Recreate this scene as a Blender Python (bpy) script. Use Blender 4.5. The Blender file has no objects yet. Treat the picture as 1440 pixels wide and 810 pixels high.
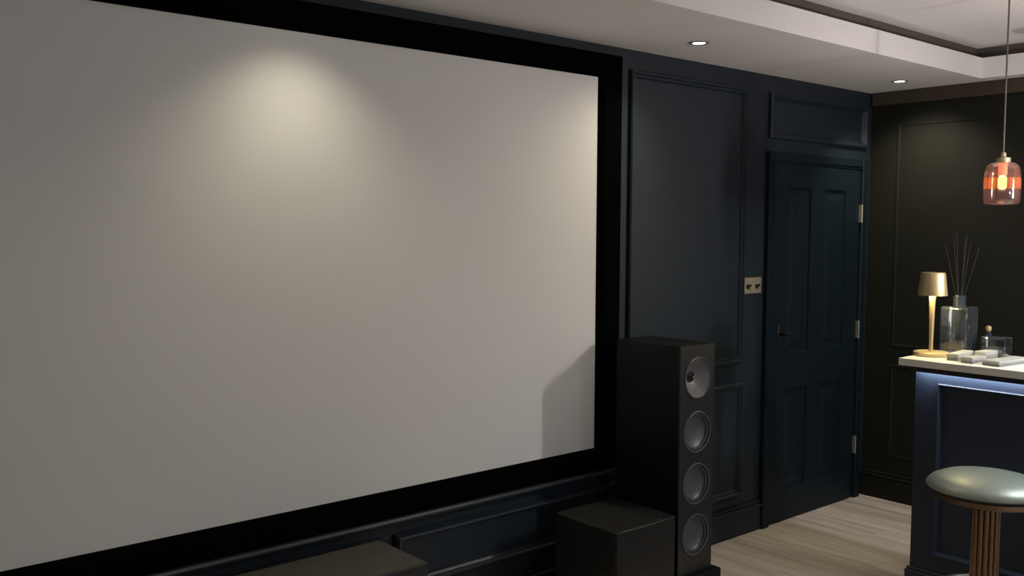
import bpy, bmesh, math, random
from mathutils import Vector, Matrix
random.seed(7)
PI = math.pi
SC = bpy.context.scene
COL = SC.collection

# ------------------------------------------------------------------ camera
CAM_Z = 1.59; CAM_D = 2.9098; YAW = 0.70698; PITCH = 0.0651; ROLL = 0.00542; FPX = 1337.3
cy, sy, cp, sp = math.cos(YAW), math.sin(YAW), math.cos(PITCH), math.sin(PITCH)
fw = Vector((sy*cp, cy*cp, -sp)); r0 = Vector((cy, -sy, 0)); u0 = r0.cross(fw)
rt = r0*math.cos(ROLL) + u0*math.sin(ROLL); up = u0*math.cos(ROLL) - r0*math.sin(ROLL)
cd = bpy.data.cameras.new('camera'); cam = bpy.data.objects.new('camera', cd); COL.objects.link(cam)
cd.sensor_fit = 'HORIZONTAL'; cd.sensor_width = 36; cd.lens = FPX*36/1440; cd.clip_start = 0.05; cd.clip_end = 50
M = Matrix((( rt.x, up.x, -fw.x, 0), (rt.y, up.y, -fw.y, -CAM_D), (rt.z, up.z, -fw.z, CAM_Z), (0, 0, 0, 1)))
cam.matrix_world = M
SC.camera = cam

# ------------------------------------------------------------------ world, exposure
w = bpy.data.worlds.new('world'); SC.world = w; w.use_nodes = True
w.node_tree.nodes['Background'].inputs[0].default_value = (0.02, 0.02, 0.022, 1)
w.node_tree.nodes['Background'].inputs[1].default_value = 0.2
SC.view_settings.view_transform = 'Standard'; SC.view_settings.look = 'None'
SC.view_settings.exposure = 0.0; SC.view_settings.gamma = 1; SC.view_settings.use_curve_mapping = False

# light levels, lamps of the room and added fill
DOWN_W = 16.0        # recessed downlights
PENDANT_W = 42.0      # pendants over the bar
FILL_W = 26.0      # added fill, shaped as wall lights at the back of the room
TABLE_W = 1.9       # little lamp on the bar
STRIP_W = 3.4        # led strip under the worktop

# room numbers (metres)
XR = 5.246; XL = -1.7; YB = -6.0; H = 2.372; ZC = 2.538; LIPZ = 2.478
LY = -0.676; LX = 5.125
SX1 = 2.949; SX0 = 0.094; SZ1 = 2.2275; SZ0 = 0.6216

# ------------------------------------------------------------------ materials
def mat(name, col, rough=0.5, metal=0.0, noise=0.0, nscale=20, bump=0.0, bscale=200, emit=None, es=0, spec=0.5, coat=0, trans=0, ior=1.45, sheen=0):
    m = bpy.data.materials.new(name); m.use_nodes = True
    nt = m.node_tree; b = nt.nodes['Principled BSDF']
    b.inputs['Base Color'].default_value = (*col, 1); b.inputs['Roughness'].default_value = rough
    b.inputs['Metallic'].default_value = metal; b.inputs['Specular IOR Level'].default_value = spec
    b.inputs['Coat Weight'].default_value = coat; b.inputs['Transmission Weight'].default_value = trans
    b.inputs['IOR'].default_value = ior; b.inputs['Sheen Weight'].default_value = sheen
    tc = nt.nodes.new('ShaderNodeTexCoord')
    if noise:
        n = nt.nodes.new('ShaderNodeTexNoise'); n.inputs['Scale'].default_value = nscale; n.inputs['Detail'].default_value = 4
        nt.links.new(tc.outputs['Object'], n.inputs['Vector'])
        mx = nt.nodes.new('ShaderNodeMix'); mx.data_type = 'RGBA'
        mx.inputs[6].default_value = (*[c*(1-noise) for c in col], 1); mx.inputs[7].default_value = (*[min(1, c*(1+noise)) for c in col], 1)
        nt.links.new(n.outputs['Fac'], mx.inputs[0]); nt.links.new(mx.outputs[2], b.inputs['Base Color'])
    if bump:
        n = nt.nodes.new('ShaderNodeTexNoise'); n.inputs['Scale'].default_value = bscale; n.inputs['Detail'].default_value = 3
        nt.links.new(tc.outputs['Object'], n.inputs['Vector'])
        bp = nt.nodes.new('ShaderNodeBump'); bp.inputs['Strength'].default_value = bump; bp.inputs['Distance'].default_value = 0.002
        nt.links.new(n.outputs['Fac'], bp.inputs['Height']); nt.links.new(bp.outputs[0], b.inputs['Normal'])
    if emit:
        b.inputs['Emission Color'].default_value = (*emit, 1); b.inputs['Emission Strength'].default_value = es
    return m

def thin_glass(name, tint, gloss=0.12, rough=0.05, transl=0.0, tcol=(1, 1, 1)):
    m = bpy.data.materials.new(name); m.use_nodes = True
    nt = m.node_tree; nt.nodes.clear()
    out = nt.nodes.new('ShaderNodeOutputMaterial')
    t = nt.nodes.new('ShaderNodeBsdfTransparent'); t.inputs[0].default_value = (*tint, 1)
    g = nt.nodes.new('ShaderNodeBsdfGlossy'); g.inputs['Roughness'].default_value = rough; g.inputs[0].default_value = (1, 1, 1, 1)
    lw = nt.nodes.new('ShaderNodeFresnel'); lw.inputs[0].default_value = 1.5
    ad = nt.nodes.new('ShaderNodeMath'); ad.operation = 'MULTIPLY_ADD'; ad.use_clamp = True
    ad.inputs[1].default_value = 0.9; ad.inputs[2].default_value = gloss
    nt.links.new(lw.outputs[0], ad.inputs[0])
    s = t
    if transl:
        tr = nt.nodes.new('ShaderNodeBsdfTranslucent'); tr.inputs[0].default_value = (*tcol, 1)
        df = nt.nodes.new('ShaderNodeBsdfDiffuse'); df.inputs[0].default_value = (*tcol, 1)
        m0 = nt.nodes.new('ShaderNodeMixShader'); m0.inputs[0].default_value = 0.3
        nt.links.new(tr.outputs[0], m0.inputs[1]); nt.links.new(df.outputs[0], m0.inputs[2])
        m1 = nt.nodes.new('ShaderNodeMixShader'); m1.inputs[0].default_value = transl
        nt.links.new(t.outputs[0], m1.inputs[1]); nt.links.new(m0.outputs[0], m1.inputs[2]); s = m1
    m2 = nt.nodes.new('ShaderNodeMixShader')
    nt.links.new(ad.outputs[0], m2.inputs[0]); nt.links.new(s.outputs[0], m2.inputs[1]); nt.links.new(g.outputs[0], m2.inputs[2])
    nt.links.new(m2.outputs[0], out.inputs[0])
    return m

NAVY = mat('navy_paint', (0.0140, 0.0215, 0.031), 0.52, noise=0.06, nscale=6, bump=0.05, bscale=90, spec=0.35)
NAVYM = mat('navy_moulding_paint', (0.020, 0.027, 0.036), 0.36, noise=0.06, nscale=6, spec=0.6)
DOORP = mat('navy_door_paint', (0.0050, 0.0115, 0.018), 0.5, noise=0.08, nscale=5, bump=0.05, bscale=60, spec=0.22)
DARKW = mat('dark_wall_paint', (0.0115, 0.0118, 0.0090), 0.6, noise=0.08, nscale=4, bump=0.05, bscale=90, spec=0.2)
CORN = mat('brown_cornice_paint', (0.050, 0.038, 0.025), 0.6, noise=0.1)
WHITE = mat('ceiling_paint', (0.80, 0.79, 0.77), 0.85, noise=0.02, nscale=3, bump=0.03, bscale=120)
COVE_SHADE = mat('cove_painted_shade', (0.10, 0.085, 0.072), 0.8, noise=0.05)
REARW = mat('rear_wall_paint', (0.06, 0.062, 0.066), 0.8, noise=0.03)
VELVET = mat('black_velvet', (0.0022, 0.0022, 0.0022), 1.0, noise=0.2, nscale=300, spec=0.0)
SCREEN = mat('screen_fabric', (0.78, 0.77, 0.765), 0.9, noise=0.012, nscale=500, bump=0.03, bscale=1500, spec=0.1)
SPKBLK = mat('black_satin_vinyl', (0.005, 0.005, 0.0048), 0.45, noise=0.15, nscale=80, bump=0.06, bscale=500, spec=0.2)
SPKFRT = mat('charcoal_baffle', (0.020, 0.019, 0.018), 0.42, noise=0.1, nscale=60)
CONE = mat('grey_driver_cone', (0.085, 0.088, 0.095), 0.42, metal=0.2, noise=0.08, nscale=100)
CONEU = mat('pale_grey_horn', (0.15, 0.15, 0.155), 0.4, metal=0.2, noise=0.08, nscale=100)
RUBBER = mat('rubber_surround', (0.045, 0.045, 0.047), 0.35, noise=0.05)
SUBM = mat('subwoofer_lacquer', (0.018, 0.0168, 0.0155), 0.42, noise=0.1, nscale=60, spec=0.3)
CENM = mat('ash_olive_vinyl', (0.055, 0.052, 0.041), 0.6, noise=0.12, nscale=50, bump=0.08, bscale=400)
STONE = mat('pale_stone', (0.80, 0.75, 0.67), 0.35, noise=0.06, nscale=25)
STONE_E = mat('pale_stone_edge', (0.52, 0.47, 0.41), 0.5, noise=0.06, nscale=25)
BARP = mat('bar_navy_paint', (0.027, 0.035, 0.056), 0.42, noise=0.06, nscale=10)
GOLD = mat('brushed_gold', (0.62, 0.48, 0.27), 0.48, metal=0.75, noise=0.06, nscale=200)
COPPER = mat('aged_copper', (0.28, 0.175, 0.105), 0.36, metal=0.9, noise=0.12, nscale=40)
BRASS = mat('dull_brass', (0.44, 0.40, 0.29), 0.4, metal=0.45, noise=0.1, nscale=60)
STEEL = mat('satin_steel', (0.42, 0.385, 0.33), 0.35, metal=0.7, noise=0.05)
LEATHER = mat('green_grey_leather', (0.245, 0.270, 0.232), 0.42, metal=0.4, noise=0.08, nscale=30, bump=0.08, bscale=600, spec=0.6)
REMOTE = mat('pale_grey_plastic', (0.42, 0.42, 0.40), 0.42, noise=0.04)
REMOTED = mat('mid_grey_plastic', (0.24, 0.24, 0.24), 0.5, noise=0.05)
BLACKP = mat('black_plastic', (0.012, 0.012, 0.012), 0.4, noise=0.1)
FITG = mat('grey_fitting_plastic', (0.50, 0.49, 0.48), 0.6, noise=0.04)
CORD = mat('grey_brown_cord', (0.12, 0.105, 0.09), 0.7, noise=0.2, nscale=300)
REED = mat('dark_reed', (0.016, 0.015, 0.017), 0.8, noise=0.2, nscale=100)
CLEAR = thin_glass('clear_glass', (0.80, 0.86, 0.92), 0.05, 0.04, 0.06, (0.7, 0.8, 0.95))
SMOKE = thin_glass('smoky_glass', (0.62, 0.66, 0.72), 0.05, 0.03, 0.03, (0.7, 0.75, 0.9))
PINK = thin_glass('pink_smoked_glass', (0.80, 0.58, 0.60), 0.05, 0.1, 0.14, (0.85, 0.50, 0.48))
GLOW_BAND = thin_glass('orange_ribbed_glass', (0.95, 0.50, 0.34), 0.04, 0.12, 0.38, (1.0, 0.34, 0.20))  # bulb glow reflected in the ribs, put into the glass colour
MAUVE = thin_glass('mauve_smoked_glass', (0.66, 0.52, 0.60), 0.06, 0.1, 0.10, (0.70, 0.48, 0.58))
FIT_E = mat('lit_downlight_lens', (1, 1, 1), 0.5, emit=(1.0, 0.95, 0.87), es=14)
BULB_E = mat('glowing_filament_tube', (1, 0.8, 0.5), 0.5, emit=(1.0, 0.70, 0.24), es=7)
GLOW_E = mat('orange_bulb_glass', (1, 0.5, 0.3), 0.5, emit=(1.0, 0.30, 0.14), es=0.9)
STRIP_E = mat('cool_led_strip', (0.8, 0.9, 1), 0.5, emit=(0.70, 0.85, 1.0), es=6)
SHADE_IN = mat('warm_diffuser', (1, 0.9, 0.7), 0.5, emit=(1.0, 0.80, 0.40), es=4)
FILL_E = mat('fill_opal', (1, 0.95, 0.9), 0.5, emit=(1.0, 0.9, 0.78), es=6)

def oak():
    m = bpy.data.materials.new('pale_oak'); m.use_nodes = True
    nt = m.node_tree; b = nt.nodes['Principled BSDF']; b.inputs['Roughness'].default_value = 0.45
    tc = nt.nodes.new('ShaderNodeTexCoord'); oi = nt.nodes.new('ShaderNodeObjectInfo')
    mp = nt.nodes.new('ShaderNodeMapping'); mp.inputs['Scale'].default_value = (15, 1.3, 15)
    ad = nt.nodes.new('ShaderNodeVectorMath'); ad.operation = 'ADD'
    sc = nt.nodes.new('ShaderNodeVectorMath'); sc.operation = 'SCALE'; sc.inputs[0].default_value = (7, 13, 5)
    nt.links.new(oi.outputs['Random'], sc.inputs['Scale'])
    nt.links.new(tc.outputs['Object'], ad.inputs[0]); nt.links.new(sc.outputs[0], ad.inputs[1])
    nt.links.new(ad.outputs[0], mp.inputs[0])
    n = nt.nodes.new('ShaderNodeTexNoise'); n.inputs['Scale'].default_value = 1.0; n.inputs['Detail'].default_value = 7; n.inputs['Distortion'].default_value = 0.6
    nt.links.new(mp.outputs[0], n.inputs['Vector'])
    cr = nt.nodes.new('ShaderNodeValToRGB')
    cr.color_ramp.elements[0].position = 0.28; cr.color_ramp.elements[0].color = (0.43, 0.365, 0.315, 1)
    cr.color_ramp.elements[1].position = 0.72; cr.color_ramp.elements[1].color = (0.72, 0.635, 0.57, 1)
    nt.links.new(n.outputs['Fac'], cr.inputs[0])
    hv = nt.nodes.new('ShaderNodeHueSaturation'); mr = nt.nodes.new('ShaderNodeMapRange')
    mr.inputs[3].default_value = 0.86; mr.inputs[4].default_value = 1.10
    nt.links.new(oi.outputs['Random'], mr.inputs[0]); nt.links.new(mr.outputs[0], hv.inputs['Value'])
    nt.links.new(cr.outputs[0], hv.inputs['Color']); nt.links.new(hv.outputs[0], b.inputs['Base Color'])
    return m
OAK = oak()

# ------------------------------------------------------------------ helpers
def bx(bm, x0, x1, y0, y1, z0, z1, bev=0.0, seg=1):
    vs = [bm.verts.new(p) for p in ((x0,y0,z0),(x1,y0,z0),(x1,y1,z0),(x0,y1,z0),(x0,y0,z1),(x1,y0,z1),(x1,y1,z1),(x0,y1,z1))]
    fs = [bm.faces.new([vs[i] for i in f]) for f in ((3,2,1,0),(4,5,6,7),(0,1,5,4),(1,2,6,5),(2,3,7,6),(3,0,4,7))]
    if bev:
        es = set(e for f in fs for e in f.edges)
        bmesh.ops.bevel(bm, geom=list(es), offset=bev, segments=seg, affect='EDGES', profile=0.5)
def lathe(bm, prof, n=32, c=(0,0,0), axis='z', caps=True):
    rings = []
    for r, z in prof:
        ring = []
        for k in range(n):
            a = 2*PI*k/n
            p = (r*math.cos(a), r*math.sin(a), z)
            if axis == 'y': p = (p[0], -z, p[1])       # axis pointing to -y
            if axis == 'x': p = (-z, p[0], p[1])
            ring.append(bm.verts.new((p[0]+c[0], p[1]+c[1], p[2]+c[2])))
        rings.append(ring)
    for a, b in zip(rings, rings[1:]):
        for k in range(n):
            bm.faces.new((a[k], a[(k+1)%n], b[(k+1)%n], b[k]))
    if caps:
        if prof[0][0] > 1e-5: bm.faces.new(list(reversed(rings[0])))
        if prof[-1][0] > 1e-5: bm.faces.new(rings[-1])
def tube(bm, pts, r, n=10):
    pts = [Vector(p) for p in pts]; rings = []
    rs = r if isinstance(r, (list, tuple)) else [r]*len(pts)
    for i, p in enumerate(pts):
        d = (pts[min(i+1, len(pts)-1)] - pts[max(i-1, 0)]).normalized()
        a = d.cross(Vector((0, 0, 1)) if abs(d.z) < 0.9 else Vector((1, 0, 0))).normalized(); b = d.cross(a)
        rings.append([bm.verts.new(p + rs[i]*(a*math.cos(2*PI*k/n) + b*math.sin(2*PI*k/n))) for k in range(n)])
    for a, b in zip(rings, rings[1:]):
        for k in range(n): bm.faces.new((a[k], a[(k+1)%n], b[(k+1)%n], b[k]))
    bm.faces.new(rings[0]); bm.faces.new(list(reversed(rings[-1])))
def torus(bm, R, r, c=(0,0,0), n=48, m=10, axis='z', sz=1.0):
    g = []
    for i in range(n):
        a = 2*PI*i/n; ring = []
        for j in range(m):
            b = 2*PI*j/m; rr = R + r*math.cos(b); z = r*sz*math.sin(b)
            p = (rr*math.cos(a), rr*math.sin(a), z)
            if axis == 'y': p = (p[0], -p[2], p[1])
            ring.append(bm.verts.new((p[0]+c[0], p[1]+c[1], p[2]+c[2])))
        g.append(ring)
    for i in range(n):
        for j in range(m):
            bm.faces.new((g[i][j], g[(i+1)%n][j], g[(i+1)%n][(j+1)%m], g[i][(j+1)%m]))
def molding(bm, u0, u1, v0, v1, prof, mp):
    """rectangular mitred frame; prof = list of (inset from outer edge, height off the wall)"""
    rings = []
    for d, h in prof:
        rings.append([bm.verts.new(mp(u, v, h)) for u, v in ((u0+d, v0+d), (u1-d, v0+d), (u1-d, v1-d), (u0+d, v1-d))])
    for a, b in zip(rings, rings[1:]):
        for k in range(4): bm.faces.new((a[k], a[(k+1)%4], b[(k+1)%4], b[k]))
def obj(name, bm, m, parent=None, smooth=False, loc=None):
    bmesh.ops.remove_doubles(bm, verts=bm.verts, dist=1e-6)
    bmesh.ops.recalc_face_normals(bm, faces=bm.faces)
    me = bpy.data.meshes.new(name); bm.to_mesh(me); bm.free(); me.materials.append(m)
    if smooth:
        for f in me.polygons: f.use_smooth = True
        try: me.set_sharp_from_angle(angle=math.radians(38))
        except Exception: pass
    o = bpy.data.objects.new(name, me); COL.objects.link(o)
    if loc: o.location = loc
    if parent: o.parent = parent
    return o
def NB(): return bmesh.new()
def box(name, m, parent, *a, bev=0.0, seg=1, smooth=False):
    bm = NB(); bx(bm, *a, bev=bev, seg=seg); return obj(name, bm, m, parent, smooth)
def tag(o, label, cat, group=None):
    o['label'] = label; o['category'] = cat
    if group: o['group'] = group
    return o
def thing(name, label, cat, loc=(0,0,0), rz=0, group=None):
    o = bpy.data.objects.new(name, None); o.empty_display_size = 0.05; COL.objects.link(o)
    o.location = loc; o.rotation_euler = (0, 0, rz)
    return tag(o, label, cat, group)
def struct(o): o['kind'] = 'structure'; return o
def dup(root, loc, rz=0, label=None, rename=None):
    r = root.copy(); COL.objects.link(r); r.location = loc; r.rotation_euler = (0, 0, rz)
    if label: r['label'] = label
    for ch in list(root.children):
        if ch.type == 'LIGHT' and ch.get('skip'): continue
        c = ch.copy(); COL.objects.link(c); c.parent = r
        for g in ch.children:
            d = g.copy(); COL.objects.link(d); d.parent = c
    return r
def lamp(name, kind, loc, power, col, parent=None, radius=0.02, rot=None, spot=None, blend=1.0, size=None):
    l = bpy.data.lights.new(name, kind); l.energy = power; l.color = col
    if kind == 'AREA':
        l.shape = 'RECTANGLE'; l.size, l.size_y = size
    else: l.shadow_soft_size = radius
    if kind == 'SPOT': l.spot_size = spot; l.spot_blend = blend
    o = bpy.data.objects.new(name, l); COL.objects.link(o); o.location = loc
    if rot: o.rotation_euler = rot
    if parent: o.parent = parent
    return o
FRONT = lambda u, v, h: (u, -h, v)                 # on the screen wall
RIGHT = lambda u, v, h: (XR-h, u, v)               # on the right wall

# ------------------------------------------------------------------ the setting
floor = struct(box('floor', OAK, None, XL, XR, YB, 0, -0.06, -0.006))
# planks run from the screen wall towards the back of the room
pw = 0.186
pm = {}
def plank_mesh(wd, ln):
    k = (round(wd, 3), round(ln, 3))
    if k not in pm:
        bm = NB(); g = 0.0007
        bx(bm, g, wd-g, g, ln-g, -0.006, 0.0, bev=0.0)
        me = bpy.data.meshes.new('plank'); bm.to_mesh(me); bm.free(); me.materials.append(OAK); pm[k] = me
    return pm[k]
x = XR
row = 0
while x > XL + 1e-3:
    wd = min(pw, x - XL); x -= wd
    y = 0.0; first = True
    while y > YB + 1e-3:
        ln = [0.7, 1.3, 1.0, 0.45, 1.6][row % 5] if first else 1.9
        ln = min(ln, y - YB)
        if y - ln - YB < 0.25: ln = y - YB
        y -= ln; first = False
        o = bpy.data.objects.new('plank', plank_mesh(wd, ln)); COL.objects.link(o); o.parent = floor
        o.location = (x, y, 0)
    row += 1

wf = struct(box('wall_front', NAVY, None, XL, XR, 0, 0.12, 0, H))
wr = struct(box('wall_right', DARKW, None, XR, XR+0.12, YB, 0.12, 0, H))
wb = struct(box('wall_back', REARW, None, XL, XR, YB-0.12, YB, 0, H))
wl = struct(box('wall_left', REARW, None, XL-0.12, XL, YB-0.12, 0.12, 0, H))

# ceiling: soffit all round, an upstand lip, a dark cove slot and the raised ceiling above it
ceil = struct(box('ceiling', WHITE, None, XL-0.12, XR+0.12, YB-0.12, 0.12, ZC, ZC+0.08))
TX0, TY0 = -1.0, -5.3
T = 0.02
bm = NB()
bx(bm, XL, XR, LY, 0, H, H+T); bx(bm, XL, XR, YB, TY0, H, H+T)
bx(bm, LX, XR, TY0, LY, H, H+T); bx(bm, XL, TX0, TY0, LY, H, H+T)
obj('soffit', bm, WHITE, ceil)
bm = NB()
lt = 0.015
bx(bm, TX0, LX, LY, LY+lt, H+T, LIPZ); bx(bm, TX0, LX, TY0-lt, TY0, H+T, LIPZ)
bx(bm, LX, LX+lt, TY0-lt, LY+lt, H+T, LIPZ); bx(bm, TX0-lt, TX0, TY0-lt, LY+lt, H+T, LIPZ)
obj('lip', bm, WHITE, ceil)
bm = NB()       # inside of the cove, its shade put into a dark colour
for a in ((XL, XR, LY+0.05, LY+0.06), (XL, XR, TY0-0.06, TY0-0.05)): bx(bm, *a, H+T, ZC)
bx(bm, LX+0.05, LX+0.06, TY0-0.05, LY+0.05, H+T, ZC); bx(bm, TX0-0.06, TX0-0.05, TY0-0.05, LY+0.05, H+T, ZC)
obj('cove_back', bm, COVE_SHADE, ceil)
# brown cornice board along the top of the right wall
struct(box('trim_1', CORN, None, XR-0.022, XR, YB, -0.012, 2.297, H-0.0005, bev=0.003))

# mouldings of the screen wall
BEAD = [(0, 0), (0, 0.016), (0.006, 0.022), (0.014, 0.022), (0.020, 0.012), (0.028, 0.012), (0.034, 0)]
def panel(parent, u0, u1, v0, v1, mp, m, prof=BEAD, name='panel_moulding'):
    bm = NB(); molding(bm, u0, u1, v0, v1, prof, mp); return obj(name, bm, m, parent)
panel(wf, 3.162, 4.022, 0.900, 2.285, FRONT, NAVY)
panel(wf, 3.162, 4.036, 0.212, 0.800, FRONT, NAVY)
panel(wf, 4.216, 5.178, 2.050, 2.285, FRONT, NAVY, [(0, 0), (0, 0.020), (0.008, 0.026), (0.018, 0.024), (0.030, 0.010), (0.038, 0)])
ULP = [(0, 0), (0, 0.018), (0.010, 0.034), (0.018, 0.036), (0.024, 0.020), (0.032, 0.014), (0.038, 0)]
panel(wf, 1.911, 3.10, 0.236, 0.450, FRONT, NAVYM, ULP)
panel(wf, 0.66, 1.850, 0.236, 0.450, FRONT, NAVYM, ULP)
panel(wf, -0.60, 0.60, 0.236, 0.450, FRONT, NAVYM, ULP)
bm = NB()    # ledge rail under the screen
bx(bm, -0.05, 3.085, -0.058, 0, 0.504, 0.522, bev=0.007)
obj('ledge_rail', bm, NAVYM, wf)
def skirting(name, pts_box):
    bm = NB()
    for a in pts_box: bx(bm, *a, bev=0.003)
    return struct(obj(name, bm, NAVY if 'front' in name else DARKW))
skirting('baseboard_front', [(XL, 4.205, -0.018, 0, 0, 0.128), (XL, 4.205, -0.026, 0, 0.128, 0.140), (XL, 4.205, -0.012, 0, 0.140, 0.158)])
skirting('baseboard_right', [(XR-0.018, XR, YB, -0.001, 0, 0.128), (XR-0.026, XR, YB, -0.001, 0.128, 0.140), (XR-0.012, XR, YB, -0.001, 0.140, 0.158)])
for y1, y0 in ((-0.16, -1.10), (-1.26, -2.30), (-2.46, -3.5)):
    for v0, v1 in ((0.90, 2.19), (0.25, 0.80)): panel(wr, y0, y1, v0, v1, RIGHT, DARKW, [(0, 0), (0.004, 0.003), (0.010, 0.004), (0.016, 0.003), (0.022, 0)])

# door with its architrave
DX0, DX1, DZ = 4.275, 5.110, 1.925
door = bpy.data.objects.new('door_1', None); COL.objects.link(door); door.location = (4.7, 0, 0); struct(door)
def dobj(name, bm, m, smooth=False):
    o = obj(name, bm, m, door, smooth); o.location = (-4.7, 0, 0); return o
bm = NB()
for a in ((4.205, 4.262, 0, DZ+0.058), (5.122, 5.180, 0, DZ+0.058)):
    bx(bm, a[0], a[1], -0.030, 0, a[2], a[3], bev=0.004)
bx(bm, 4.262, 5.122, -0.030, 0, DZ+0.012, DZ+0.058, bev=0.004)
bx(bm, 4.262, 5.122, -0.022, 0, DZ+0.002, DZ+0.012)
dobj('architrave', bm, DOORP)
# leaf: rails and stiles proud, panels recessed
bm = NB()
pcols = ((4.392, 4.612), (4.738, 4.962)); prow = ((0.175, 0.722), (0.915, 1.800))
F0, F1 = -0.016, -0.004
xs = [DX0, 4.392, 4.612, 4.738, 4.962, DX1]; zs = [0.008, 0.175, 0.722, 0.915, 1.800, DZ]
for i in range(5):
    for j in range(5):
        hole = i in (1, 3) and j in (1, 3)
        f = F1 if hole else F0
        bx(bm, xs[i], xs[i+1], f, 0.0, zs[j], zs[j+1])
bmesh.ops.remove_doubles(bm, verts=bm.verts, dist=1e-6)
dobj('leaf', bm, DOORP)
for (u0, u1) in pcols:
    for (v0, v1) in prow:
        bm = NB(); molding(bm, u0, u1, v0, v1, [(0, 0.016), (0.003, 0.0055), (0.030, 0.0045), (0.060, 0.011)], FRONT)
        o = dobj('panel_moulding', bm, DOORP)
        box_ = NB(); bx(box_, u0+0.06, u1-0.06, -0.011, -0.003, v0+0.06, v1-0.06); dobj('raised_panel', box_, DOORP)
for zc in (1.672, 1.000, 0.320):
    bm = NB(); bx(bm, 5.108, 5.117, -0.030, -0.014, zc-0.05, zc+0.05, bev=0.001)
    lathe(bm, [(0.0055, zc-0.052), (0.0055, zc+0.052)], 10, (5.1125, -0.032, 0))
    o = dobj('hinge', bm, STEEL)
bm = NB(); bx(bm, 4.318, 4.350, -0.022, -0.014, 0.99, 1.07, bev=0.003)
tube(bm, [(4.334, -0.02, 1.030), (4.334, -0.055, 1.030)], 0.007, 8)
tube(bm, [(4.330, -0.055, 1.030), (4.40, -0.055, 1.030)], 0.006, 8)
dobj('handle', bm, BLACKP, True)

# ------------------------------------------------------------------ light switch
sw = thing('light_switch', 'square-cornered brass double switch plate on navy wall left of the door', 'light switch', (4.106, -0.001, 1.292))
box('face_plate', BRASS, sw, -0.074, 0.074, -0.008, 0, -0.041, 0.041, bev=0.003)
for s in (-0.038, 0.038):
    bm = NB(); bx(bm, s-0.020, s+0.020, -0.0115, -0.0078, -0.016, 0.006, bev=0.001); o = obj('dark_insert', bm, BLACKP, sw); o['label'] = 'dark switch insert'
    bm = NB(); bx(bm, -0.007, 0.007, -0.020, -0.011, -0.014, 0.0, bev=0.002); obj('toggle', bm, BRASS, o, loc=(s+0.004, 0, -0.006))

# ------------------------------------------------------------------ projection screen
scr = thing('projection_screen', 'huge blank off-white projection screen with wide black velvet border on the wall', 'projection screen', (1.52, 0, 0))
def sob(name, bm, m): 
    o = obj(name, bm, m, scr); o.location = (-1.52, 0, 0); return o
bm = NB(); bx(bm, SX0-0.01, SX1+0.01, -0.016, -0.002, SZ0-0.01, SZ1+0.01); sob('screen_surface', bm, SCREEN)
FW, FT = 0.137, 0.100
bm = NB()
PF = [(0, 0.002), (0, 0.032), (0.008, 0.038), (0.088, 0.038), (1.0, 0.018)]
def rect(d): return [(SX0-FW+d*FW, SZ0-0.0985+d*0.0985), (SX1+FW-d*FW, SZ0-0.0985+d*0.0985), (SX1+FW-d*FW, SZ1+FT-d*FT), (SX0-FW+d*FW, SZ1+FT-d*FT)]
rings = []
for d, h in ((0, 0.002), (0, 0.030), (0.06, 0.036), (0.80, 0.036), (1.0, 0.017)):
    rings.append([bm.verts.new((u, -h, v)) for u, v in rect(d)])
for a, b in zip(rings, rings[1:]):
    for k in range(4): bm.faces.new((a[k], a[(k+1)%4], b[(k+1)%4], b[k]))
sob('border', bm, VELVET)

# ------------------------------------------------------------------ tower speaker
SPX, SPY = 3.094, -0.465
sp_ = thing('floor_standing_speaker', 'tall slim black floor-standing loudspeaker with four round grey drivers', 'speaker', (SPX, SPY, 0))
bm = NB()        # hollow carcass so that the drivers sit in real openings
bx(bm, -0.109, -0.094, 0.008, 0.352, 0.157, 1.108); bx(bm, 0.094, 0.109, 0.008, 0.352, 0.157, 1.108)
bx(bm, -0.094, 0.094, 0.008, 0.352, 1.093, 1.108); bx(bm, -0.094, 0.094, 0.008, 0.352, 0.157, 0.172)
bx(bm, -0.094, 0.094, 0.337, 0.352, 0.172, 1.093)
obj('cabinet', bm, SPKBLK, sp_)
DRV = (0.972, 0.748, 0.532, 0.318)
def baffle(zs, x0, x1, z0, z1, r, th, dep):
    bm = NB(); cuts = [z0] + [(a+b)/2 for a, b in zip(sorted(zs), sorted(zs)[1:])] + [z1]
    for zc, a, b in zip(sorted(zs), cuts, cuts[1:]):
        ang = set(2*PI*k/48 for k in range(48))
        for cx in (x0, x1):
            for cz in (a, b): ang.add(math.atan2(cz-zc, cx) % (2*PI))
        ang = sorted(ang); inn, outr, deep = [], [], []
        for t in ang:
            c, s_ = math.cos(t), math.sin(t)
            k = min([(x1 if c > 0 else x0)/c if abs(c) > 1e-9 else 1e9, ((b if s_ > 0 else a)-zc)/s_ if abs(s_) > 1e-9 else 1e9])
            outr.append(bm.verts.new((k*c, 0, zc+k*s_))); inn.append(bm.verts.new((r*c, 0, zc+r*s_))); deep.append(bm.verts.new((r*c, dep, zc+r*s_)))
        n = len(ang)
        for k in range(n):
            q = (k+1) % n
            bm.faces.new((outr[k], outr[q], inn[q], inn[k])); bm.faces.new((inn[k], inn[q], deep[q], deep[k]))
        bm.faces.new(deep)
    for f in ((x0, x0, z0, z1), (x1, x1, z0, z1)):
        bm.faces.new([bm.verts.new(p) for p in ((f[0], 0, z0), (f[0], th, z0), (f[0], th, z1), (f[0], 0, z1))])
    for zz in (z0, z1):
        bm.faces.new([bm.verts.new(p) for p in ((x0, 0, zz), (x1, 0, zz), (x1, th, zz), (x0, th, zz))])
    return bm
bf = baffle(DRV, -0.109, 0.109, 0.157, 1.108, 0.081, 0.008, 0.06)
obj('baffle', bf, SPKFRT, sp_)
box('plinth', SPKBLK, sp_, -0.135, 0.142, -0.03, 0.37, 0.012, 0.155, bev=0.006, seg=2)
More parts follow.
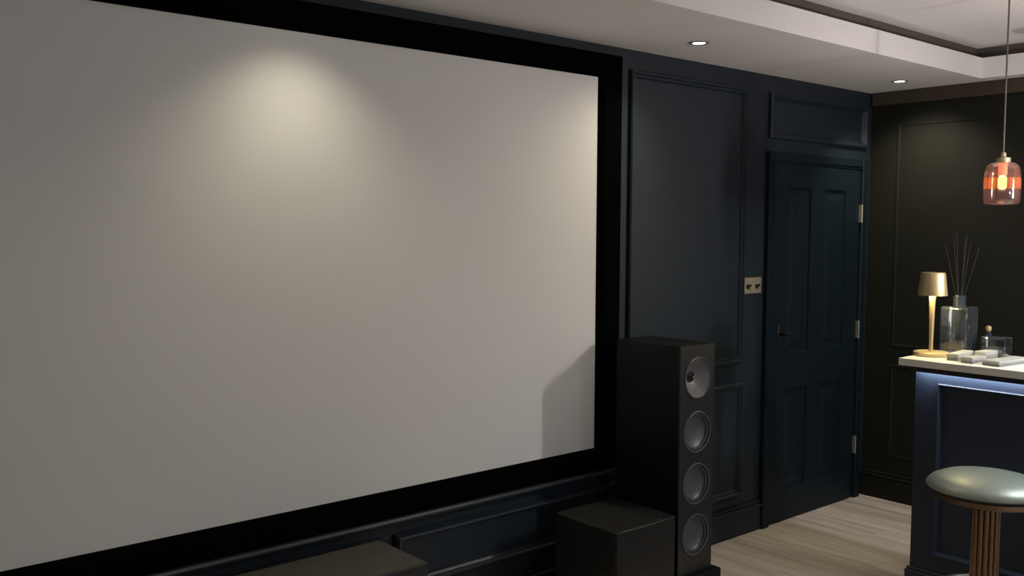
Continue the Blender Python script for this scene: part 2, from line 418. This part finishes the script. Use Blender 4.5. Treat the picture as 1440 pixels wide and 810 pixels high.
for a in ((-0.11, 0.0), (0.115, 0.0), (-0.11, 0.34), (0.115, 0.34)):
    bm = NB(); lathe(bm, [(0.012, 0), (0.018, 0.004), (0.018, 0.014)], 14, (a[0], a[1], 0)); obj('foot', bm, STEEL, sp_)
def ring_y(bm, R, r, y, n=56, m=10, sz=0.7): torus(bm, R, r, (0, y, 0), n, m, 'y', sz)
def woofer(parent, z):
    bm = NB(); ring_y(bm, 0.083, 0.004, -0.001); o = obj('woofer', bm, CONE, parent, True, (0.0, 0.0, z))
    bm = NB(); ring_y(bm, 0.074, 0.0080, 0.007); obj('surround', bm, RUBBER, o, True)
    bm = NB()      # smooth concave dish
    prof = [(0.067*math.sin(a), -(0.008 + 0.020*(math.cos(a)**1.5))) for a in [PI/2*(1-i/10) for i in range(10)]] + [(0.0001, -0.028)]
    lathe(bm, prof, 56, (0, 0, 0), 'y', False)
    obj('cone', bm, CONE, o, True)
for z in DRV[1:]: woofer(sp_, z)
# top driver: deep coaxial horn with radial ribs
bm = NB(); ring_y(bm, 0.083, 0.004, -0.001)
uq = obj('coaxial_driver', bm, RUBBER, sp_, True, (0, 0, DRV[0]))
bm = NB()
N = 160; rings = []
for r_, yy in ((0.0805, 0.000), (0.077, 0.002), (0.070, 0.008), (0.058, 0.017), (0.045, 0.027), (0.032, 0.036), (0.022, 0.040)):
    ring = []
    for k in range(N):
        a = 2*PI*k/N; rib = 0.0016 if (k % 4 < 2 and 0.05 < r_ < 0.079) else 0
        ring.append(bm.verts.new((r_*math.cos(a), yy-rib, r_*math.sin(a))))
    rings.append(ring)
for a, b in zip(rings, rings[1:]):
    for k in range(N): bm.faces.new((a[k], a[(k+1)%N], b[(k+1)%N], b[k]))
obj('horn', bm, CONEU, uq)
bm = NB(); lathe(bm, [(0.023, -0.041), (0.022, -0.036), (0.018, -0.036), (0.016, -0.041)], 28, (0, 0, 0), 'y', False); obj('throat_ring', bm, BLACKP, uq, True)
bm = NB(); lathe(bm, [(0.020, -0.042), (0.012, -0.038), (0.007, -0.030), (0.0001, -0.024)], 28, (0, 0, 0), 'y', False); obj('tweeter_dome', bm, BLACKP, uq, True)
bm = NB(); lathe(bm, [(0.004, -0.026), (0.003, -0.0225), (0.0001, -0.0215)], 12, (0, 0, 0), 'y', False); obj('dome_tip', bm, STEEL, uq, True)

# ------------------------------------------------------------------ subwoofer
sb = thing('subwoofer', 'black lacquered cube subwoofer on the floor beside the tall speaker', 'subwoofer', (2.749, -0.338, 0))
bm = NB()
# gently bowed sides
n = 10; hw, hd = 0.172, 0.168; z0, z1 = 0.03, 0.44
out = []
def bow(t): return 0.005*(1-(2*t-1)**2)
rc = 0.006
pts = []
for i in range(n+1): t = i/n; pts.append((-hw+rc+t*(2*hw-2*rc), -hd-bow(t)))
for i in range(n+1): t = i/n; pts.append((hw+bow(t), -hd+rc+t*(2*hd-2*rc)))
for i in range(n+1): t = i/n; pts.append((hw-rc-t*(2*hw-2*rc), hd+bow(t)))
for i in range(n+1): t = i/n; pts.append((-hw-bow(t), hd-rc-t*(2*hd-2*rc)))
rings = []
for z, s in ((z0, 0.985), (z0+0.008, 1.0), (z1-0.005, 1.0), (z1-0.002, 0.996), (z1, 0.986)):
    rings.append([bm.verts.new((p[0]*s, p[1]*s, z)) for p in pts])
for a, b in zip(rings, rings[1:]):
    for k in range(len(pts)): bm.faces.new((a[k], a[(k+1)%len(pts)], b[(k+1)%len(pts)], b[k]))
bm.faces.new(rings[-1]); bm.faces.new(list(reversed(rings[0])))
obj('cabinet', bm, SUBM, sb, True)
for sx in (-0.07, 0.075):  # steel domes stand in for the glints along the front edge
    bm = NB(); lathe(bm, [(0.0045, 0), (0.004, 0.0022), (0.0001, 0.003)], 12, (sx+0.01, -0.158, 0.4385)); obj('edge_glint', bm, STEEL, sb, True)
for a in ((-0.13, -0.12), (0.13, -0.12), (-0.13, 0.12), (0.13, 0.12)):
    bm = NB(); lathe(bm, [(0.018, 0), (0.022, 0.03)], 14, (a[0], a[1], 0)); obj('foot', bm, BLACKP, sb)

# ------------------------------------------------------------------ centre speaker on its stand
cs = thing('centre_speaker', 'low wide olive-grey centre loudspeaker below the screen, cut off by the frame', 'speaker', (1.490, -0.247, 0.28))
box('cabinet', CENM, cs, -0.30, 0.30, -0.135, 0.147, 0.0, 0.20, bev=0.004, seg=2)
box('baffle', SPKFRT, cs, -0.30, 0.30, -0.149, -0.135, 0.0, 0.20, bev=0.004, seg=2)
for s in (-0.19, 0.0, 0.19):
    bm = NB(); torus(bm, 0.072, 0.006, (s, -0.150, 0.10), 40, 8, 'y', 0.8); o = obj('driver', bm, RUBBER, cs, True)
    bm = NB(); lathe(bm, [(0.068, 0.003), (0.04, -0.001), (0.0001, 0.006)], 36, (s, -0.151, 0.10), 'y', False); obj('cone', bm, CONE, o, True)
st = thing('speaker_stand', 'low black stand carrying the centre loudspeaker', 'speaker stand', (1.490, -0.247, 0))
box('top_plate', BLACKP, st, -0.22, 0.22, -0.12, 0.12, 0.268, 0.28, bev=0.003)
box('base_plate', BLACKP, st, -0.24, 0.24, -0.13, 0.13, 0.0, 0.014, bev=0.003)
for s in (-0.16, 0.16): box('upright', BLACKP, st, s-0.03, s+0.03, -0.05, 0.05, 0.014, 0.268, bev=0.003)

# ------------------------------------------------------------------ bar
BX, BY, BT = 3.850, -1.008, 1.020       # front face, near-door end, top of the carcass
BE = -3.4
bar = thing('bar_cabinet', 'navy panelled bar counter lit by a cool strip under its top', 'bar counter', (BX, BY, 0))
L = BE-BY
BACK = 0.32
box('carcass', BARP, bar, 0.010, BACK, L, 0, 0, BT, bev=0.001)
# framed face: stiles and rails 10 mm proud, panels recessed
bm = NB()
edges = [-0.101, -0.85, -0.95, -1.70, -1.80, L+0.101]
bx(bm, 0, 0.010, L, 0, 0.955, BT); bx(bm, 0, 0.010, L, 0, 0.0, 0.240)
bx(bm, 0, 0.010, edges[0], 0, 0.240, 0.955); bx(bm, 0, 0.010, edges[2], edges[1], 0.240, 0.955)
bx(bm, 0, 0.010, edges[4], edges[3], 0.240, 0.955); bx(bm, 0, 0.010, L, edges[5], 0.240, 0.955)
obj('face_frame', bm, BARP, bar)
BARF = lambda u, v, h: (0.010-h, u, v)
for a, b in ((edges[1], edges[0]), (edges[3], edges[2]), (edges[5], edges[4])):
    bm = NB(); molding(bm, a, b, 0.240, 0.955, [(0, 0.0101), (0.0, 0.026), (0.003, 0.029), (0.006, 0.027), (0.009, 0.012), (0.012, 0.0005)], BARF)
    obj('panel_moulding', bm, BARP, bar)
bm = NB(); bx(bm, -0.016, 0.0, L, 0.016, 0, 0.150, bev=0.002); bx(bm, -0.010, 0.0, L, 0.010, 0.150, 0.164, bev=0.002)
bx(bm, 0.0, BACK, 0.0, 0.016, 0, 0.150, bev=0.002)
obj('plinth', bm, BARP, bar)
box('end_panel', BARP, bar, 0.05, BACK-0.05, 0.0, 0.006, 0.24, 0.95, bev=0.002)
o = box('strip_cover', BLACKP, bar, -0.046, -0.036, L, 0.004, 0.9985, BT, bev=0.001)
ls = box('led_strip', STRIP_E, bar, -0.034, -0.026, L+0.02, -0.005, BT-0.004, BT-0.0005); ls['label'] = 'cool white led strip'
lamp('led_strip_light', 'AREA', (-0.024, L/2, BT-0.006), STRIP_W*abs(L), (0.80, 0.90, 1.0), bar, size=(0.012, abs(L)-0.02), rot=(0, math.radians(-62), 0))
wt = box('bar_worktop', STONE, None, 3.790, 4.212, BE-0.02, -0.960, BT, 1.050, bev=0.0025, seg=2)
tag(wt, 'pale cream stone bar top with the gold lamp on it', 'worktop')

TOP = 1.0505
# ------------------------------------------------------------------ table lamp
tl = thing('table_lamp', 'slim gold cordless table lamp with tapered shade, lit, on the bar', 'lamp', (3.965, -1.012, TOP))
bm = NB(); lathe(bm, [(0.066, 0), (0.070, 0.002), (0.070, 0.014), (0.067, 0.017), (0.012, 0.0185), (0.0001, 0.0185)], 48); obj('base', bm, GOLD, tl, True)
bm = NB(); lathe(bm, [(0.0085, 0.012), (0.0085, 0.06), (0.010, 0.15), (0.0125, 0.235), (0.0155, 0.262)], 24); obj('stem', bm, GOLD, tl, True)
bm = NB(); lathe(bm, [(0.057, 0.256), (0.059, 0.256), (0.049, 0.349), (0.046, 0.353), (0.0001, 0.353), (0.0001, 0.349), (0.044, 0.349), (0.047, 0.345), (0.057, 0.256)], 56, caps=False); shd = obj('shade', bm, GOLD, tl, True)
bm = NB(); lathe(bm, [(0.0001, 0.278), (0.044, 0.278), (0.044, 0.282), (0.0001, 0.282)], 40, caps=False); obj('diffuser', bm, SHADE_IN, shd)
lamp('lamp_light', 'POINT', (0, 0, 0), TABLE_W, (1.0, 0.88, 0.42), tl, 0.02).location = (0.030, 0.0, 0.262)
lamp('lamp_light', 'POINT', (0, 0, 0), TABLE_W, (1.0, 0.88, 0.42), tl, 0.02).location = (-0.030, 0.0, 0.262)

# ------------------------------------------------------------------ reed diffuser bottle
rd = thing('reed_diffuser', 'large square clear glass diffuser bottle with dark reeds, behind the gold lamp', 'diffuser bottle', (4.118, -1.058, TOP))
bm = NB(); bx(bm, -0.058, 0.058, -0.058, 0.058, 0.0, 0.205, bev=0.010, seg=3); obj('bottle', bm, CLEAR, rd, True)
bm = NB(); bx(bm, -0.050, 0.050, -0.050, 0.050, 0.012, 0.085, bev=0.006, seg=2)
obj('liquid', bm, SMOKE, rd, True)
bm = NB(); lathe(bm, [(0.026, 0.203), (0.026, 0.250), (0.022, 0.252), (0.022, 0.208)], 28, caps=False); obj('neck', bm, CLEAR, rd, True)
for i, (dx, dy, hh) in enumerate(((-0.02, 0.062, 0.47), (0.02, 0.045, 0.50), (-0.01, 0.02, 0.52), (0.03, 0.0, 0.50), (0.0, -0.02, 0.51), (-0.02, -0.045, 0.48), (0.02, -0.065, 0.46))):
    bm = NB(); tube(bm, [(-dx*0.4, -dy*0.4, 0.02), (dx*0.25, dy*0.25, 0.25), (dx, dy, hh)], 0.0018, 6); obj('reed', bm, REED, rd)

# ------------------------------------------------------------------ small decanter
dc = thing('glass_decanter', 'low square smoky glass decanter with a gold ball stopper at the back of the bar', 'decanter', (4.158, -1.200, TOP))
bm = NB(); bx(bm, -0.040, 0.040, -0.052, 0.052, 0.0, 0.084, bev=0.010, seg=3); obj('body', bm, SMOKE, dc, True)
bm = NB(); lathe(bm, [(0.014, 0.086), (0.011, 0.100), (0.013, 0.104)], 20, (0, 0.034, 0)); obj('neck', bm, SMOKE, dc, True)
bm = NB(); lathe(bm, [(0.0001, 0.102), (0.008, 0.104), (0.0125, 0.114), (0.010, 0.124), (0.0001, 0.128)], 20, (0, 0.034, 0), caps=False); obj('stopper', bm, GOLD, dc, True)

# ------------------------------------------------------------------ remotes
def remote(label, loc, rz, ln, wd, th, tilt=0.0):
    t = thing('remote_control', label, 'remote control', loc, rz, 'pale grey remotes on the bar')
    t.rotation_euler = (tilt, 0, rz)
    bm = NB(); bx(bm, -wd/2, wd/2, -ln/2, ln/2, 0.0, th*0.45, bev=0.003, seg=2); o = obj('underside', bm, REMOTED, t, True); o['label'] = 'darker grey underside'
    bm = NB(); bx(bm, -wd/2+0.0005, wd/2-0.0005, -ln/2+0.0005, ln/2-0.0005, th*0.42, th, bev=0.0035, seg=3); obj('top_shell', bm, REMOTE, t, True)
    for k in range(3):
        for j in (-1, 0, 1):
            bm = NB(); bx(bm, j*wd*0.25-wd*0.08, j*wd*0.25+wd*0.08, ln*(0.06+0.11*k)-0.004, ln*(0.06+0.11*k)+0.004, th-0.0002, th+0.001, bev=0.0004)
            obj('button', bm, REMOTE, t)
    return t
remote('pale grey remote nearest the gold lamp, pointing away across the bar top', (3.965, -1.138, TOP), math.radians(-86), 0.175, 0.046, 0.028)
remote('pale grey remote behind the other two of the left cluster', (4.092, -1.196, TOP), math.radians(-97), 0.125, 0.050, 0.030)
remote('short rounded pale grey remote at the front of the left cluster', (3.905, -1.218, TOP), math.radians(-93), 0.115, 0.050, 0.024)
remote('widest flat grey remote, lying alone to the right on the bar top', (3.965, -1.322, TOP), math.radians(-97), 0.235, 0.072, 0.020)

# ------------------------------------------------------------------ bar stool
STX, STY = 3.521, -1.450
SR = 0.92
bs = thing('bar_stool', 'round green-grey leather bar stool with copper band and fluted copper column', 'stool', (STX, STY, 0))
bm = NB(); lathe(bm, [(0.0001, 0.648), (0.190, 0.648), (0.203, 0.650), (0.207, 0.655), (0.203, 0.663), (0.188, 0.677), (0.155, 0.692), (0.10, 0.703), (0.05, 0.707), (0.0001, 0.708)], 72, caps=False); obj('seat', bm, LEATHER, bs, True)
bm = NB(); lathe(bm, [(0.0001, 0.616), (0.184, 0.616), (0.188, 0.618), (0.188, 0.636), (0.184, 0.638), (0.0001, 0.638)], 72, caps=False); obj('band', bm, COPPER, bs, True)
bm = NB(); lathe(bm, [(0.040, 0.03), (0.040, 0.622)], 24)
cl = obj('column', bm, COPPER, bs)
bmu = NB(); lathe(bmu, [(0.186, 0.637), (0.196, 0.649)], 72); obj('seat_base', bmu, BLACKP, bs, True)
bm = NB()
for k in range(14):
    a = 2*PI*k/14; tube(bm, [(0.041*math.cos(a), 0.041*math.sin(a), 0.03), (0.041*math.cos(a), 0.041*math.sin(a), 0.622)], 0.0088, 10)
obj('fluting', bm, COPPER, cl, True)
bm = NB(); lathe(bm, [(0.215, 0.0), (0.220, 0.004), (0.220, 0.012), (0.210, 0.018), (0.065, 0.030), (0.0001, 0.031)], 72); obj('base', bm, COPPER, bs, True)
bm = NB(); torus(bm, 0.150, 0.009, (0, 0, 0.268), 64, 12)
fr = obj('foot_ring', bm, STEEL, bs, True)
for k in range(3):
    a = 2*PI*k/3 + 0.6; bm = NB(); tube(bm, [(0.04*math.cos(a), 0.04*math.sin(a), 0.268), (0.15*math.cos(a), 0.15*math.sin(a), 0.268)], 0.006, 8); obj('spoke', bm, STEEL, fr, True)


# ------------------------------------------------------------------ pendants
PG = 'glass pendants over the bar'
pd = thing('pendant_light', 'pink smoked glass pendant with glowing bulb and brass cap above the bar', 'pendant light', (4.06, -1.239, 0))
RG = 0.0775
def ribbed(prof, n=72, amp=0.0014):
    bm = NB(); rings = []
    for r, z in prof:
        rings.append([bm.verts.new(((r + amp*(k % 2))*math.cos(2*PI*k/n), (r + amp*(k % 2))*math.sin(2*PI*k/n), z)) for k in range(n)])
    for a, b in zip(rings, rings[1:]):
        for k in range(n): bm.faces.new((a[k], a[(k+1)%n], b[(k+1)%n], b[k]))
    return bm
g1 = obj('glass_shoulder', ribbed([(0.026, 1.860), (0.044, 1.857), (0.057, 1.848), (0.0635, 1.832), (0.0665, 1.812), (0.0675, 1.797)]), PINK, pd, True)
g2 = obj('glass_middle', ribbed([(0.0675, 1.797), (0.0685, 1.775), (0.0690, 1.752)]), GLOW_BAND, pd, True)
g3 = obj('glass_skirt', ribbed([(0.0690, 1.752), (0.0690, 1.712), (0.066, 1.697), (0.061, 1.690), (0.054, 1.689), (0.052, 1.693)]), MAUVE, pd, True)
bm = NB(); lathe(bm, [(0.0001, 1.858), (0.028, 1.858), (0.028, 1.878), (0.011, 1.881), (0.010, 1.898), (0.004, 1.902), (0.0001, 1.902)], 28, caps=False); obj('cap', bm, BRASS, pd, True)
bm = NB(); lathe(bm, [(0.0001, 1.808), (0.017, 1.808), (0.017, 1.858)], 20, caps=False); obj('bulb_holder', bm, GLOW_E, pd, True)
bm = NB(); lathe(bm, [(0.0001, 1.750), (0.012, 1.752), (0.0165, 1.760), (0.0165, 1.796), (0.010, 1.806), (0.0001, 1.808)], 24, caps=False); bb = obj('bulb', bm, BULB_E, pd, True)
bm = NB(); tube(bm, [(0, 0, 1.900), (0, 0, 2.2), (0, 0, ZC-0.006)], 0.0036, 8); obj('cord', bm, CORD, pd, True)
bm = NB(); lathe(bm, [(0.0001, ZC-0.008), (0.030, ZC-0.007), (0.032, ZC-0.001), (0.0001, ZC-0.001)], 32, caps=False); obj('ceiling_rose', bm, BRASS, pd, True)
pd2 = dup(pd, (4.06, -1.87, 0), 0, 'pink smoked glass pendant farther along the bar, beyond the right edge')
lamp('pendant_bulb_light', 'POINT', (0, 0, 1.675), PENDANT_W*0.5, (1.0, 0.97, 0.93), pd2, 0.03)
for ch in pd2.children:        # its tube is the stronger one of the pair
    if ch.name.startswith('bulb') and 'holder' not in ch.name:
        ch.data = ch.data.copy(); ch.data.materials[0] = mat('bright_filament_tube', (1, 1, 1), 0.5, emit=(0.78, 1.08, 1.06), es=PENDANT_W*50)

# ------------------------------------------------------------------ downlights
DG = 'recessed downlights in the soffit'
dl = thing('downlight', 'lit recessed downlight in the soffit above the tall navy wall panel', 'downlight', (3.266, -0.302, H), 0, DG)
bm = NB(); lathe(bm, [(0.026, 0.0), (0.030, -0.004), (0.041, -0.004), (0.044, 0.0)], 36, caps=False); obj('trim_ring', bm, REMOTED, dl, True)
bm = NB(); lathe(bm, [(0.0001, -0.0015), (0.026, -0.0015)], 28, caps=False); obj('lens', bm, FIT_E, dl)
def dlight(root, power, spread=118, tilt=20):
    l = lamp('downlight_beam', 'SPOT', (0, 0, -0.012), power, (1.0, 0.93, 0.68) if spread > 100 else (0.92, 0.97, 1.0), root, 0.022, spot=math.radians(spread), blend=1.0)
    l.rotation_euler = (0, math.radians(tilt), 0); l['skip'] = True; return l
lit = [(dl, 1.15)]
for loc, lab, k in (((4.901, -0.346), 'lit recessed downlight in the soffit above the door, near the corner', 2.2),
                 ((1.50, -0.302), 'recessed downlight above the screen, out of view, washing it', 0.84),
                 ((-0.004, -0.302), 'recessed downlight above the left end of the screen, out of view', 0.25)):
    lit.append((dup(dl, (loc[0], loc[1], H), 0, lab), k))
for r_, k in lit: dlight(r_, DOWN_W*k, 118, -14 if r_.location.x > 4 else (20 if r_.location.x > 3 else 0))
for i, xx in enumerate((0.6, 3.2)):  # unseen fill downlights, added to bounce light up off the floor
    r_ = dup(dl, (xx, -5.65, H), 0, 'added fill downlight in the soffit at the back of the room, out of view, ' + ('left' if i == 0 else 'right') + ' one')
    dlight(r_, DOWN_W*19.0, 96, 0)

# ------------------------------------------------------------------ round fitting on the raised ceiling
cf = thing('ceiling_speaker', 'round grey flush fitting on the raised ceiling at the right edge', 'ceiling fitting', (4.872, -1.022, ZC))
bm = NB(); lathe(bm, [(0.0001, -0.004), (0.084, -0.004), (0.090, -0.003), (0.092, 0.0)], 48, caps=False); obj('grille', bm, FITG, cf, True)

# ------------------------------------------------------------------ added fill lights behind the viewer, shaped as wall lights
sc_ = thing('fill_wall_light', 'added opal fill light on the back wall behind the viewer, out of view', 'wall light', (2.4, YB, 1.50), 0, 'added fill lights at the back of the room')
box('back_plate', BRASS, sc_, -0.05, 0.05, 0.0, 0.02, -0.09, 0.09, bev=0.004)
bm = NB(); lathe(bm, [(0.05, -0.07), (0.055, -0.05), (0.055, 0.05), (0.05, 0.07)], 28, (0, 0.085, 0)); obj('opal_shade', bm, FILL_E, sc_, True)
bm = NB(); tube(bm, [(0, 0.015, 0), (0, 0.04, 0)], 0.01, 8); obj('arm', bm, BRASS, sc_)
dup(sc_, (4.4, YB, 1.50), 0, 'added opal fill light at the right of the back wall, out of view')
for xx in (2.4, 4.4):
    lamp('fill_light_glow', 'POINT', (xx, YB+0.22, 1.52), FILL_W, (0.86, 0.96, 1.0), None, 0.08)
bpy.context.view_layer.update()
